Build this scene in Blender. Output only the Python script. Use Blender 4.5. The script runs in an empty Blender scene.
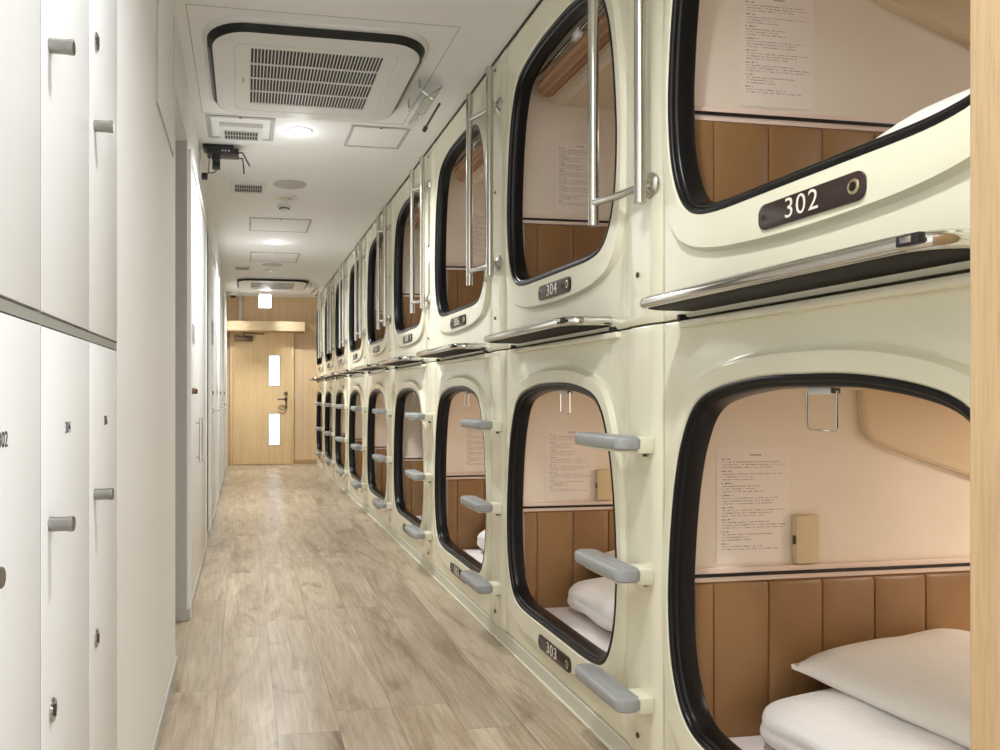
import bpy, bmesh, math, random
from mathutils import Vector, Matrix
random.seed(7)
D = bpy.data
COL = bpy.context.scene.collection
CH = 1.033            # camera height above the floor
CEIL = 2.459
XF = 1.053            # plane of the capsule fronts
PITCH = 1.23
Y0 = 1.867            # far seam of the nearest capsule column
NCOL = 9
YEND = Y0 + 8 * PITCH + 0.003
XL = -0.257           # left wall plane

# ------------------------------------------------------------------ materials
def lin(c):
    c = c / 255.0
    return c / 12.92 if c <= 0.04045 else ((c + 0.055) / 1.055) ** 2.4
def rgb(r, g, b): return (lin(r), lin(g), lin(b), 1)
def mat(name, col, rough=0.5, metal=0.0, **kw):
    m = D.materials.new(name); m.use_nodes = True
    p = m.node_tree.nodes['Principled BSDF']
    p.inputs['Base Color'].default_value = col
    p.inputs['Roughness'].default_value = rough
    p.inputs['Metallic'].default_value = metal
    for k, v in kw.items():
        p.inputs[k.replace('_', ' ')].default_value = v
    return m
def N(m, t, **kw):
    n = m.node_tree.nodes.new(t)
    for k, v in kw.items(): setattr(n, k, v)
    return n
def L(m, a, b): m.node_tree.links.new(a, b)
def add_bump(m, scale=200, strength=0.1, dist=0.001, stretch=None, detail=2):
    tc = N(m, 'ShaderNodeTexCoord'); mp = N(m, 'ShaderNodeMapping')
    if stretch: mp.inputs['Scale'].default_value = stretch
    nz = N(m, 'ShaderNodeTexNoise'); nz.inputs['Scale'].default_value = scale; nz.inputs['Detail'].default_value = detail
    bp = N(m, 'ShaderNodeBump'); bp.inputs['Strength'].default_value = strength; bp.inputs['Distance'].default_value = dist
    L(m, tc.outputs['Object'], mp.inputs['Vector']); L(m, mp.outputs[0], nz.inputs['Vector'])
    L(m, nz.outputs[0], bp.inputs['Height']); L(m, bp.outputs[0], m.node_tree.nodes['Principled BSDF'].inputs['Normal'])
    return m
def tint_noise(m, c1, c2, scale, stretch=(1, 1, 1), detail=4, lo=0.35, hi=0.65):
    tc = N(m, 'ShaderNodeTexCoord'); mp = N(m, 'ShaderNodeMapping'); mp.inputs['Scale'].default_value = stretch
    nz = N(m, 'ShaderNodeTexNoise'); nz.inputs['Scale'].default_value = scale; nz.inputs['Detail'].default_value = detail
    cr = N(m, 'ShaderNodeValToRGB'); cr.color_ramp.elements[0].position = lo; cr.color_ramp.elements[1].position = hi
    cr.color_ramp.elements[0].color = c1; cr.color_ramp.elements[1].color = c2
    L(m, tc.outputs['Object'], mp.inputs['Vector']); L(m, mp.outputs[0], nz.inputs['Vector'])
    L(m, nz.outputs[0], cr.inputs[0]); L(m, cr.outputs[0], m.node_tree.nodes['Principled BSDF'].inputs['Base Color'])
    return m

M = {}
M['shell'] = mat('cream_gelcoat', rgb(233, 230, 206), 0.22); M['shell'].node_tree.nodes['Principled BSDF'].inputs['Coat Weight'].default_value = 0.3
tint_noise(M['shell'], rgb(232, 228, 202), rgb(236, 233, 210), 2.5)
M['step_white'] = mat('cream_plastic', rgb(233, 230, 210), 0.35)
M['rubber'] = mat('black_rubber', rgb(17, 17, 18), 0.30); M['rubber'].node_tree.nodes['Principled BSDF'].inputs['Specular IOR Level'].default_value = 0.3
M['pink'] = tint_noise(mat('pod_wall', rgb(232, 214, 196), 0.55), rgb(234, 220, 202), rgb(239, 228, 211), 3)
M['podceil'] = mat('pod_ceiling', rgb(224, 206, 178), 0.5)
M['console'] = mat('console_beige', rgb(222, 200, 165), 0.45)
M['leather'] = add_bump(tint_noise(mat('tan_vinyl', rgb(176, 128, 76), 0.42), rgb(134, 100, 62), rgb(148, 111, 70), 5), 300, 0.15, 0.0006)
M['blackline'] = mat('black_trim', rgb(22, 18, 18), 0.3)
M['pinktrim'] = mat('pink_trim', rgb(236, 214, 198), 0.4)
M['chrome'] = mat('chrome', rgb(215, 213, 208), 0.12, 1.0)
M['steel'] = add_bump(mat('brushed_steel', rgb(205, 202, 194), 0.26, 1.0), 60, 0.05, 0.0005, (40, 40, 1))
M['knobsteel'] = mat('satin_steel', rgb(150, 148, 142), 0.3, 1.0)
M['tray'] = mat('dark_tray', rgb(20, 14, 11), 0.7)
M['grey'] = add_bump(mat('grey_plastic', rgb(158, 160, 160), 0.38), 120, 0.06, 0.0006)
M['plate'] = mat('brown_plate', rgb(52, 36, 32), 0.3)
M['platetext'] = mat('cream_lettering', rgb(240, 232, 214), 0.5)
M['brass'] = mat('pale_brass', rgb(205, 190, 150), 0.25, 0.9)
M['bolt'] = mat('dark_bolt', rgb(70, 55, 40), 0.5)
M['linen'] = add_bump(mat('white_linen', rgb(248, 246, 243), 0.85), 14, 0.5, 0.012, None, 4)
M['pillow'] = add_bump(mat('pillow_cotton', rgb(247, 243, 236), 0.85), 9, 0.45, 0.015, None, 3)
M['sheet'] = add_bump(mat('bed_sheet', rgb(238, 230, 228), 0.8), 20, 0.3, 0.006)
M['paper'] = mat('notice_paper', rgb(241, 229, 217), 0.35)
M['ink'] = mat('faded_ink', rgb(138, 122, 116), 0.8)
M['ink2'] = mat('dark_ink', rgb(30, 30, 30), 0.6)
M['boxbeige'] = mat('box_beige', rgb(214, 193, 155), 0.4)
M['white'] = mat('white_laminate', rgb(230, 231, 231), 0.42); M['white'].node_tree.nodes['Principled BSDF'].inputs['Specular IOR Level'].default_value = 0.3
M['lockgap'] = mat('locker_gap', rgb(150, 150, 142), 0.5)
M['wallpaper'] = add_bump(mat('white_wallpaper', rgb(242, 242, 241), 0.75), 260, 0.35, 0.0012)
M['paint'] = mat('white_paint', rgb(243, 243, 241), 0.6)
M['ceil'] = mat('ceiling_paint', rgb(243, 243, 241), 0.7)
M['greyline'] = mat('grey_alu_trim', rgb(186, 186, 184), 0.45)
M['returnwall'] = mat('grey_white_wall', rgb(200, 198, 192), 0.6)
M['base'] = mat('grey_baseboard', rgb(190, 186, 180), 0.5)
M['plinth'] = mat('plinth_grey', rgb(216, 214, 198), 0.4)
M['caulk'] = mat('cream_caulk', rgb(232, 228, 208), 0.5)
M['acwhite'] = mat('ac_white', rgb(226, 226, 222), 0.4)
M['acdark'] = mat('ac_outlet_dark', rgb(14, 16, 16), 0.5)
M['acflap'] = mat('ac_flap_grey', rgb(125, 128, 126), 0.4)
M['acgrille'] = mat('ac_grille_void', rgb(46, 47, 44), 0.7)
M['black'] = mat('black_plastic', rgb(26, 26, 28), 0.4)
M['led'] = mat('small_led', rgb(230, 230, 230), 0.5); 
M['clear'] = mat('clear_acrylic', rgb(225, 232, 228), 0.08); M['clear'].node_tree.nodes['Principled BSDF'].inputs['Transmission Weight'].default_value = 0.9
M['screwchrome'] = mat('lock_chrome', rgb(190, 190, 190), 0.15, 1.0)
M['metaldark'] = mat('bronze_metal', rgb(120, 100, 80), 0.35, 0.9)
M['bamboo'] = mat('bamboo_slats', rgb(150, 110, 75), 0.6)
def emis(name, col, st):
    m = D.materials.new(name); m.use_nodes = True
    p = m.node_tree.nodes['Principled BSDF']; p.inputs['Base Color'].default_value = (0.8, 0.8, 0.8, 1)
    p.inputs['Emission Color'].default_value = col; p.inputs['Emission Strength'].default_value = st
    return m
M['lamp'] = emis('downlight_glow', (1, 0.98, 0.94, 1), 9)
M['signlit'] = emis('lit_sign', (1, 1, 0.98, 1), 2.2)
M['daylight'] = emis('daylit_pane', (0.80, 0.87, 1.0, 1), 0.92)
M['podlamp'] = emis('pod_lamp_glow', (1, 0.85, 0.68, 1), 2.0)

def wood(name, c1, c2, c3, axis='z', rough=0.45, scale=1.0):
    m = mat(name, c1, rough)
    tc = N(m, 'ShaderNodeTexCoord'); mp = N(m, 'ShaderNodeMapping')
    st = {'z': (14, 14, 0.7), 'x': (0.7, 14, 14)}[axis]
    mp.inputs['Scale'].default_value = tuple(v * scale for v in st)
    nz = N(m, 'ShaderNodeTexNoise'); nz.inputs['Scale'].default_value = 1.6; nz.inputs['Detail'].default_value = 6; nz.inputs['Distortion'].default_value = 0.3
    mp2 = N(m, 'ShaderNodeMapping'); mp2.inputs['Scale'].default_value = tuple(v * 6 * scale for v in st)
    nz2 = N(m, 'ShaderNodeTexNoise'); nz2.inputs['Scale'].default_value = 2.0; nz2.inputs['Detail'].default_value = 3
    cr = N(m, 'ShaderNodeValToRGB'); cr.color_ramp.elements[0].position = 0.3; cr.color_ramp.elements[1].position = 0.7
    cr.color_ramp.elements[0].color = c1; cr.color_ramp.elements[1].color = c2
    mx = N(m, 'ShaderNodeMix', data_type='RGBA'); cr2 = N(m, 'ShaderNodeValToRGB')
    cr2.color_ramp.elements[0].position = 0.45; cr2.color_ramp.elements[1].position = 0.75
    cr2.color_ramp.elements[0].color = (0, 0, 0, 1); cr2.color_ramp.elements[1].color = (0.6, 0.6, 0.6, 1)
    L(m, tc.outputs['Object'], mp.inputs['Vector']); L(m, tc.outputs['Object'], mp2.inputs['Vector'])
    L(m, mp.outputs[0], nz.inputs['Vector']); L(m, mp2.outputs[0], nz2.inputs['Vector'])
    L(m, nz.outputs[0], cr.inputs[0]); L(m, nz2.outputs[0], cr2.inputs[0])
    L(m, cr2.outputs[0], mx.inputs[0]); L(m, cr.outputs[0], mx.inputs[6]); mx.inputs[7].default_value = c3
    L(m, mx.outputs[2], m.node_tree.nodes['Principled BSDF'].inputs['Base Color'])
    return m
M['oak'] = wood('oak_panel', rgb(224, 194, 152), rgb(234, 208, 168), rgb(214, 180, 136))
M['oakdoor'] = wood('oak_door', rgb(228, 196, 146), rgb(238, 210, 164), rgb(216, 180, 130))
M['oakpost'] = wood('oak_post', rgb(180, 150, 110), rgb(194, 164, 124), rgb(166, 134, 95), scale=1.6)
M['oakbox'] = wood('oak_box', rgb(232, 206, 164), rgb(240, 216, 176), rgb(222, 192, 148), axis='x')
M['oakframe'] = wood('oak_frame', rgb(232, 204, 158), rgb(240, 214, 170), rgb(222, 190, 144))

def floor_mat():
    m = mat('oak_plank_floor', rgb(190, 168, 140), 0.29)
    p = m.node_tree.nodes['Principled BSDF']
    tc = N(m, 'ShaderNodeTexCoord'); sx = N(m, 'ShaderNodeSeparateXYZ'); L(m, tc.outputs['Object'], sx.inputs[0])
    def math_(op, a, b=None):
        n = N(m, 'ShaderNodeMath', operation=op)
        for i, v in enumerate((a, b)):
            if v is None: continue
            if isinstance(v, (int, float)): n.inputs[i].default_value = v
            else: L(m, v, n.inputs[i])
        return n.outputs[0]
    W, LEN = 0.19, 1.22
    u = math_('DIVIDE', math_('ADD', sx.outputs[0], 0.094 + 3 * W), W)
    iu = math_('FLOOR', u); fu = math_('FRACT', u)
    wn = N(m, 'ShaderNodeTexWhiteNoise', noise_dimensions='1D'); L(m, iu, wn.inputs['W'])
    v = math_('ADD', math_('DIVIDE', sx.outputs[1], LEN), math_('MULTIPLY', wn.outputs[0], 5.3))
    iv = math_('FLOOR', v); fv = math_('FRACT', v)
    cb = N(m, 'ShaderNodeCombineXYZ'); L(m, iu, cb.inputs[0]); L(m, iv, cb.inputs[1])
    wn2 = N(m, 'ShaderNodeTexWhiteNoise', noise_dimensions='3D'); L(m, cb.outputs[0], wn2.inputs['Vector'])
    # grain, shifted per plank
    off = N(m, 'ShaderNodeVectorMath', operation='MULTIPLY_ADD'); L(m, wn2.outputs['Color'], off.inputs[0]); off.inputs[1].default_value = (7, 7, 7); L(m, tc.outputs['Object'], off.inputs[2])
    mp = N(m, 'ShaderNodeMapping'); mp.inputs['Scale'].default_value = (8, 1.2, 1); L(m, off.outputs[0], mp.inputs['Vector'])
    n1 = N(m, 'ShaderNodeTexNoise'); n1.inputs['Scale'].default_value = 1.0; n1.inputs['Detail'].default_value = 7; n1.inputs['Roughness'].default_value = 0.65; n1.inputs['Distortion'].default_value = 0.9
    L(m, mp.outputs[0], n1.inputs['Vector'])
    cr = N(m, 'ShaderNodeValToRGB'); e = cr.color_ramp.elements
    e[0].position = 0.25; e[0].color = rgb(138, 115, 92); e[1].position = 0.72; e[1].color = rgb(206, 192, 170)
    q = e.new(0.47); q.color = rgb(180, 164, 140)
    L(m, n1.outputs[0], cr.inputs[0])
    mp3 = N(m, 'ShaderNodeMapping'); mp3.inputs['Scale'].default_value = (90, 5, 1); L(m, off.outputs[0], mp3.inputs['Vector'])
    n3 = N(m, 'ShaderNodeTexNoise'); n3.inputs['Scale'].default_value = 1.0; n3.inputs['Detail'].default_value = 4; L(m, mp3.outputs[0], n3.inputs['Vector'])
    cr3 = N(m, 'ShaderNodeValToRGB'); cr3.color_ramp.elements[0].position = 0.35; cr3.color_ramp.elements[1].position = 0.6
    cr3.color_ramp.elements[0].color = (0.85, 0.835, 0.81, 1); cr3.color_ramp.elements[1].color = (1.04, 1.04, 1.04, 1); L(m, n3.outputs[0], cr3.inputs[0])
    mul = N(m, 'ShaderNodeMix', data_type='RGBA', blend_type='MULTIPLY'); mul.inputs[0].default_value = 1
    L(m, cr.outputs[0], mul.inputs[6]); L(m, cr3.outputs[0], mul.inputs[7])
    # per plank tone
    tone = N(m, 'ShaderNodeMapRange'); L(m, wn2.outputs[0], tone.inputs[0]); tone.inputs[3].default_value = 0.9; tone.inputs[4].default_value = 1.08
    mul2 = N(m, 'ShaderNodeMix', data_type='RGBA', blend_type='MULTIPLY'); mul2.inputs[0].default_value = 1
    L(m, mul.outputs[2], mul2.inputs[6]); L(m, tone.outputs[0], mul2.inputs[7])
    # knots
    mpk = N(m, 'ShaderNodeMapping'); mpk.inputs['Scale'].default_value = (7, 2.0, 1); L(m, off.outputs[0], mpk.inputs['Vector'])
    nk = N(m, 'ShaderNodeTexNoise'); nk.inputs['Scale'].default_value = 1.0; nk.inputs['Detail'].default_value = 3; nk.inputs['Distortion'].default_value = 1.2; L(m, mpk.outputs[0], nk.inputs['Vector'])
    ck = N(m, 'ShaderNodeValToRGB'); ck.color_ramp.elements[0].position = 0.58; ck.color_ramp.elements[0].color = (1, 1, 1, 1); ck.color_ramp.elements[1].position = 0.76; ck.color_ramp.elements[1].color = (0.55, 0.48, 0.42, 1)
    L(m, nk.outputs[0], ck.inputs[0])
    mul3 = N(m, 'ShaderNodeMix', data_type='RGBA', blend_type='MULTIPLY'); mul3.inputs[0].default_value = 1
    L(m, mul2.outputs[2], mul3.inputs[6]); L(m, ck.outputs[0], mul3.inputs[7])
    # seams
    gu = math_('MULTIPLY', math_('MINIMUM', fu, math_('SUBTRACT', 1.0, fu)), W)
    gv = math_('MULTIPLY', math_('MINIMUM', fv, math_('SUBTRACT', 1.0, fv)), LEN)
    gap = math_('LESS_THAN', math_('MINIMUM', gu, gv), 0.0014)
    mg = N(m, 'ShaderNodeMix', data_type='RGBA'); L(m, math_('MULTIPLY', gap, 0.45), mg.inputs[0]); L(m, mul3.outputs[2], mg.inputs[6]); mg.inputs[7].default_value = rgb(92, 72, 54)
    L(m, mg.outputs[2], p.inputs['Base Color'])
    bp = N(m, 'ShaderNodeBump'); bp.inputs['Strength'].default_value = 0.12; bp.inputs['Distance'].default_value = 0.002
    L(m, n3.outputs[0], bp.inputs['Height']); L(m, bp.outputs[0], p.inputs['Normal'])
    return m
M['floor'] = floor_mat()

# ------------------------------------------------------------------ mesh helpers
def BM(): return bmesh.new()
def box(bm, x0, x1, y0, y1, z0, z1, bev=0.0, seg=2):
    t = bmesh.new()
    bmesh.ops.create_cube(t, size=1)
    bmesh.ops.scale(t, vec=(abs(x1 - x0), abs(y1 - y0), abs(z1 - z0)), verts=t.verts)
    bmesh.ops.translate(t, vec=((x0 + x1) / 2, (y0 + y1) / 2, (z0 + z1) / 2), verts=t.verts)
    if bev > 0: bmesh.ops.bevel(t, geom=t.edges[:], offset=bev, segments=seg, affect='EDGES', profile=0.5)
    merge(bm, t); return bm
def merge(bm, t, mtx=None):
    if mtx is not None: t.transform(mtx)
    mp = {}
    for v in t.verts: mp[v] = bm.verts.new(v.co)
    for f in t.faces:
        try: bm.faces.new([mp[v] for v in f.verts])
        except ValueError: pass
    t.free()
def rings(bm, rs, closed=True, cap0=False, cap1=False, loop=False):
    vs = [[bm.verts.new(p) for p in r] for r in rs]
    n = len(vs[0])
    pairs = list(zip(vs[:-1], vs[1:]))
    if loop: pairs.append((vs[-1], vs[0]))
    for a, b in pairs:
        for i in range(n if closed else n - 1):
            j = (i + 1) % n
            bm.faces.new((a[i], a[j], b[j], b[i]))
    if cap0: bm.faces.new(list(reversed(vs[0])))
    if cap1: bm.faces.new(vs[-1])
    return bm
def tube(bm, pts, r, n=14, caps=True):
    pts = [Vector(p) for p in pts]; rs = []
    up = None
    for i, p in enumerate(pts):
        if i == 0: d = pts[1] - p
        elif i == len(pts) - 1: d = p - pts[i - 1]
        else: d = (pts[i + 1] - p).normalized() + (p - pts[i - 1]).normalized()
        d.normalize()
        if up is None: up = Vector((0, 0, 1)) if abs(d.z) < 0.9 else Vector((1, 0, 0))
        a = d.cross(up)
        if a.length < 1e-4: a = d.orthogonal()
        a.normalize(); b = d.cross(a).normalized(); up = -b if (-b).dot(up) > 0 else b
        rr = r[i] if isinstance(r, (list, tuple)) else r
        rs.append([p + a * rr * math.cos(2 * math.pi * k / n) + b * rr * math.sin(2 * math.pi * k / n) for k in range(n)])
    return rings(bm, rs, True, caps, caps)
def disc(bm, c, r, axis, h, n=32, rims=((0, 1), (1, 1))):
    """lathe round 'axis' from c; rims = (height fraction, radius fraction)"""
    ax = Vector(axis).normalized(); a = ax.orthogonal().normalized(); b = ax.cross(a); c = Vector(c)
    rs = [[c + ax * h * t + (a * math.cos(2 * math.pi * k / n) + b * math.sin(2 * math.pi * k / n)) * r * q for k in range(n)] for t, q in rims]
    return rings(bm, rs, True, True, True)
def arc(cx, cy, r, a0, a1, n=8):
    return [(cx + r * math.cos(math.radians(a0 + (a1 - a0) * i / n)), cy + r * math.sin(math.radians(a0 + (a1 - a0) * i / n))) for i in range(n + 1)]
def rrect(x0, x1, y0, y1, r, n=6):
    return arc(x1 - r, y1 - r, r, 0, 90, n) + arc(x0 + r, y1 - r, r, 90, 180, n) + arc(x0 + r, y0 + r, r, 180, 270, n) + arc(x1 - r, y0 + r, r, 270, 360, n)

def mesh_of(name, bm, m, smooth=35):
    bmesh.ops.recalc_face_normals(bm, faces=bm.faces)
    me = D.meshes.new(name); bm.to_mesh(me); bm.free()
    if m is not None: me.materials.append(m)
    if smooth:
        for p in me.polygons: p.use_smooth = True
        me.set_sharp_from_angle(angle=math.radians(smooth))
    return me
def obj(name, bm, m, parent=None, loc=None, smooth=35):
    o = D.objects.new(name, mesh_of(name, bm, m, smooth)); COL.objects.link(o)
    if loc: o.location = loc
    if parent is not None: o.parent = parent
    return o
def obj_me(name, me, parent=None, loc=None):
    o = D.objects.new(name, me); COL.objects.link(o)
    if loc: o.location = loc
    if parent is not None: o.parent = parent
    return o
def tag(o, label, cat, group=None, kind=None):
    o['label'] = label; o['category'] = cat
    if group: o['group'] = group
    if kind: o['kind'] = kind
    return o
def thing(name, loc, label, cat, group=None, rot=0):
    o = D.objects.new(name, None); COL.objects.link(o); o.location = loc; o.rotation_euler = (0, 0, rot)
    o.empty_display_size = 0.05
    return tag(o, label, cat, group)
def struct(name, bm, m, parent=None, smooth=0, loc=None):
    o = obj(name, bm, m, parent, loc, smooth=smooth)
    if parent is None: o['kind'] = 'structure'
    return o
def sempty(name, loc):
    o = D.objects.new(name, None); COL.objects.link(o); o.location = loc; o['kind'] = 'structure'; return o
def copy_tree(o, parent=None):
    c = o.copy(); COL.objects.link(c); c.parent = parent
    for ch in [k for k in D.objects if k.parent == o]: copy_tree(ch, c)
    return c
def text_mesh(s, size, m, ext=0.0004, align='CENTER', spacing=1.0, sx=1.0):
    cu = D.curves.new('t', 'FONT'); cu.body = s; cu.size = size; cu.extrude = ext; cu.align_x = align; cu.align_y = 'CENTER'; cu.space_character = spacing
    cu.resolution_u = 3; cu.offset = -size * 0.004
    o = D.objects.new('t', cu); COL.objects.link(o)
    bpy.context.view_layer.update()
    me = D.meshes.new_from_object(o.evaluated_get(bpy.context.evaluated_depsgraph_get()))
    D.objects.remove(o); D.curves.remove(cu)
    me.materials.clear(); me.materials.append(m)
    if sx != 1.0:
        for v in me.vertices: v.co.x *= sx
    return me
# rotation that lays text (x right, y up) on a capsule front: right = -Y, up = +Z, facing -X
ROT_FRONT = Matrix(((0, 0, -1), (-1, 0, 0), (0, 1, 0))).to_4x4()
# text on the left wall: right = +Y, up = +Z, facing +X
ROT_LEFT = Matrix(((0, 0, 1), (1, 0, 0), (0, 1, 0))).to_4x4()

# ------------------------------------------------------------------ capsule geometry
# local frame of a capsule: x = depth behind the front plane, y = -s (s runs towards the viewer), z = height above floor
HALF = [(0.860, 0.0), (0.860, 0.06), (0.857, 0.13), (0.849, 0.20), (0.838, 0.262), (0.822, 0.318), (0.800, 0.356), (0.768, 0.386),
        (0.725, 0.410), (0.670, 0.432), (0.590, 0.452), (0.500, 0.466), (0.400, 0.476), (0.310, 0.480), (0.215, 0.474), (0.150, 0.462),
        (0.100, 0.445), (0.062, 0.424), (0.034, 0.398), (0.014, 0.362), (0.004, 0.31), (0.0, 0.24), (0.0, 0.12), (0.0, 0.0)]
SC = 0.528
def outline(nper=3):
    """closed smooth outline of the opening, (s, z) with z above its lowest point"""
    right = [(SC + h, z) for z, h in HALF]
    left = [(SC - h, z) for z, h in reversed(HALF[1:-1])]
    pts = right + left
    n = len(pts); out = []
    for i in range(n):                       # Catmull-Rom
        p0, p1, p2, p3 = [Vector(pts[(i + k) % n]) for k in (-1, 0, 1, 2)]
        for k in range(nper):
            t = k / nper
            out.append(0.5 * ((2 * p1) + (-p0 + p2) * t + (2 * p0 - 5 * p1 + 4 * p2 - p3) * t * t + (-p0 + 3 * p1 - 3 * p2 + p3) * t ** 3))
    return out
OUT = outline()
CEN = Vector((SC, 0.43))
def ray_rect(th, s0, s1, z0, z1):
    d = Vector((math.cos(th), math.sin(th))); t = 1e9
    if d.x > 1e-9: t = min(t, (s1 - CEN.x) / d.x)
    if d.x < -1e-9: t = min(t, (s0 - CEN.x) / d.x)
    if d.y > 1e-9: t = min(t, (z1 - CEN.y) / d.y)
    if d.y < -1e-9: t = min(t, (z0 - CEN.y) / d.y)
    return CEN + d * t
def open_at(th):
    d = Vector((math.cos(th), math.sin(th))); n = len(OUT); best = None
    for i in range(n):
        a = OUT[i] - CEN; b = OUT[(i + 1) % n] - CEN
        den = d.x * (b.y - a.y) - d.y * (b.x - a.x)
        if abs(den) < 1e-12: continue
        t = (a.x * (b.y - a.y) - a.y * (b.x - a.x)) / den
        u = (a.x * d.y - a.y * d.x) / den
        if t > 0 and -1e-6 <= u <= 1 + 1e-6: best = CEN + d * t
    return best
def sm(a, b, x):
    t = max(0, min(1, (x - a) / (b - a))); return t * t * (3 - 2 * t)

def front_panel(z0, z1, LOW=False):
    """z0, z1 relative to the opening's lowest point"""
    s0, s1 = 0.003, PITCH - 0.003
    ths = [2 * math.pi * k / 150 for k in range(150)]
    for c in ((s0, z0), (s1, z0), (s1, z1), (s0, z1)):
        a = math.atan2(c[1] - CEN.y, c[0] - CEN.x) % (2 * math.pi)
        i = min(range(len(ths)), key=lambda k: abs(ths[k] - a)); ths[i] = a
    ths.sort()
    offs = [(0, 0), (0.004, 0.15), (0.010, 0.3)]
    rs = None; cols = []
    for th in ths:
        p = open_at(th); q = ray_rect(th, s0, s1, z0, z1); Ln = (q - p).length; d = (q - p).normalized()
        w = 0.028 + 0.064 * sm(0.35, 0.95, -math.sin(th)) + 0.014 * sm(0.3, 0.9, math.sin(th))
        w = min(w, Ln * 0.5)
        ds = [0, min(0.004, w * .2), w * 0.4, w * 0.75, w, w + min(0.005, Ln * .05), w + min(0.010, Ln * .10), w + min(0.016, Ln * .16)]
        rest = [ds[-1] + (Ln - 0.008 - ds[-1]) * k / 12 for k in range(1, 13)] if Ln - 0.008 > ds[-1] + 0.004 else [ds[-1] + (Ln * 0.95 - ds[-1]) * k / 12 for k in range(1, 13)]
        ds += rest
        col = []
        for k, dd in enumerate(ds):
            pt = p + d * dd
            hl = 0.017 * (1 - sm(w * 0.97, w + min(0.013, Ln * .13), dd)) - (0.004 if k == 0 else 0)
            hc = 0.012 * sm(1.03, 1.07, pt.x) * (1 - 0.9 * sm(PITCH - 0.03, PITCH - 0.006, pt.x))
            # the face swells between the opening and the side column
            hb = 0.0
            # shallow recess over the opening
            trap = sm(0.0, 0.07, pt.x - 0.07 - 0.10 * (z1 - pt.y)) * (1 - sm(0.0, 0.07, pt.x - (0.93 - 0.3 * max(0, z1 - pt.y))))
            hr = (-0.009 * sm(0.885, 0.95, pt.y) * trap) if LOW else 0.0
            if not LOW: hc *= 1 - sm(z1 - 0.06, z1 - 0.01, pt.y)
            col.append((-(hl + hc + max(hb, 0) + hr), -pt.x, pt.y))
        last = p + d * Ln
        e = col[-1]
        col.append((e[0] + 0.004, -last.x, last.y))
        col.append((0.045, -last.x, last.y))
        cols.append(col)
    rs = [[c[k] for c in cols] for k in range(len(cols[0]))]
    bm = BM(); rings(bm, rs); return bm
def window_rim():
    ths = [2 * math.pi * k / 140 for k in range(140)]
    base = [Vector(p) for p in OUT]; n = len(base)
    prof = [(-0.001, 0.002), (-0.002, -0.010), (0.000, -0.014), (0.005, -0.016), (0.011, -0.0155), (0.014, -0.012), (0.015, -0.007), (0.021, -0.005), (0.024, 0.0), (0.026, 0.040), (0.024, 0.0445), (-0.01, 0.046)]
    nor = []
    for i in range(n):
        t = (base[(i + 1) % n] - base[i - 1]).normalized(); nn = Vector((t.y, -t.x))
        if nn.dot(CEN - base[i]) < 0: nn = -nn
        nor.append(nn)
    rs = []
    for o, x in prof: rs.append([(x, -(base[i] + nor[i] * o).x, (base[i] + nor[i] * o).y) for i in range(n)])
    bm = BM(); rings(bm, rs, loop=False); return bm
def interior_shell(zf, zc, ztop, zo):
    """zf floor, zc ceiling (absolute heights), ztop height of the front header, zo opening's lowest point"""
    s0, s1, x0, x1 = 0.024, PITCH - 0.03, 0.048, 2.05
    bm = BM()
    prof = [(x0, zf), (x1, zf), (x1, zc), (x0 + 0.16, zc), (x0 + 0.05, ztop), (x0, ztop)]
    a = [bm.verts.new((x, -s0, z)) for x, z in prof]; b = [bm.verts.new((x, -s1, z)) for x, z in prof]
    bm.faces.new(a); bm.faces.new(b)
    for i in range(5): bm.faces.new((a[i], a[i + 1], b[i + 1], b[i]))
    n = len(OUT)
    inn = [bm.verts.new((x0, -(CEN + (p - CEN) * 0.985).x, (CEN + (p - CEN) * 0.985).y + zo)) for p in OUT]
    outr = []
    for p in OUT:
        th = math.atan2(p.y - CEN.y, p.x - CEN.x); q = ray_rect(th, s0, s1, zf - zo, ztop - zo)
        outr.append(bm.verts.new((x0, -q.x, q.y + zo)))
    for i in range(n): bm.faces.new((inn[i], inn[(i + 1) % n], outr[(i + 1) % n], outr[i]))
    return bm
def padded_panel(z0, z1):
    """channel-tufted vinyl on the far side wall; channels of 155 mm"""
    bm = BM(); w = 0.155; x = 0.117 - w; rs = []
    cols = []
    k0 = x + 0.04
    prof = []
    while x < 2.0:
        for t in (0.0, 0.02, 0.06, 0.15, 0.35, 0.65, 0.85, 0.94, 0.98):
            h = 0.017 + 0.006 * (1 - (2 * t - 1) ** 6) if 0 < t < 1 else 0.012
            prof.append((x + w * t, h))
        x += w
    prof = [p for p in prof if p[0] > 0.052]
    zz = [(z0, 0.0), (z0, 1), (z1 - 0.012, 1), (z1 - 0.004, 0.8), (z1, 0.3), (z1, 0)]
    for z, f in zz: rs.append([(px, -0.024 - ph * f, z) for px, ph in prof])
    rings(bm, rs, closed=False); return bm

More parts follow.
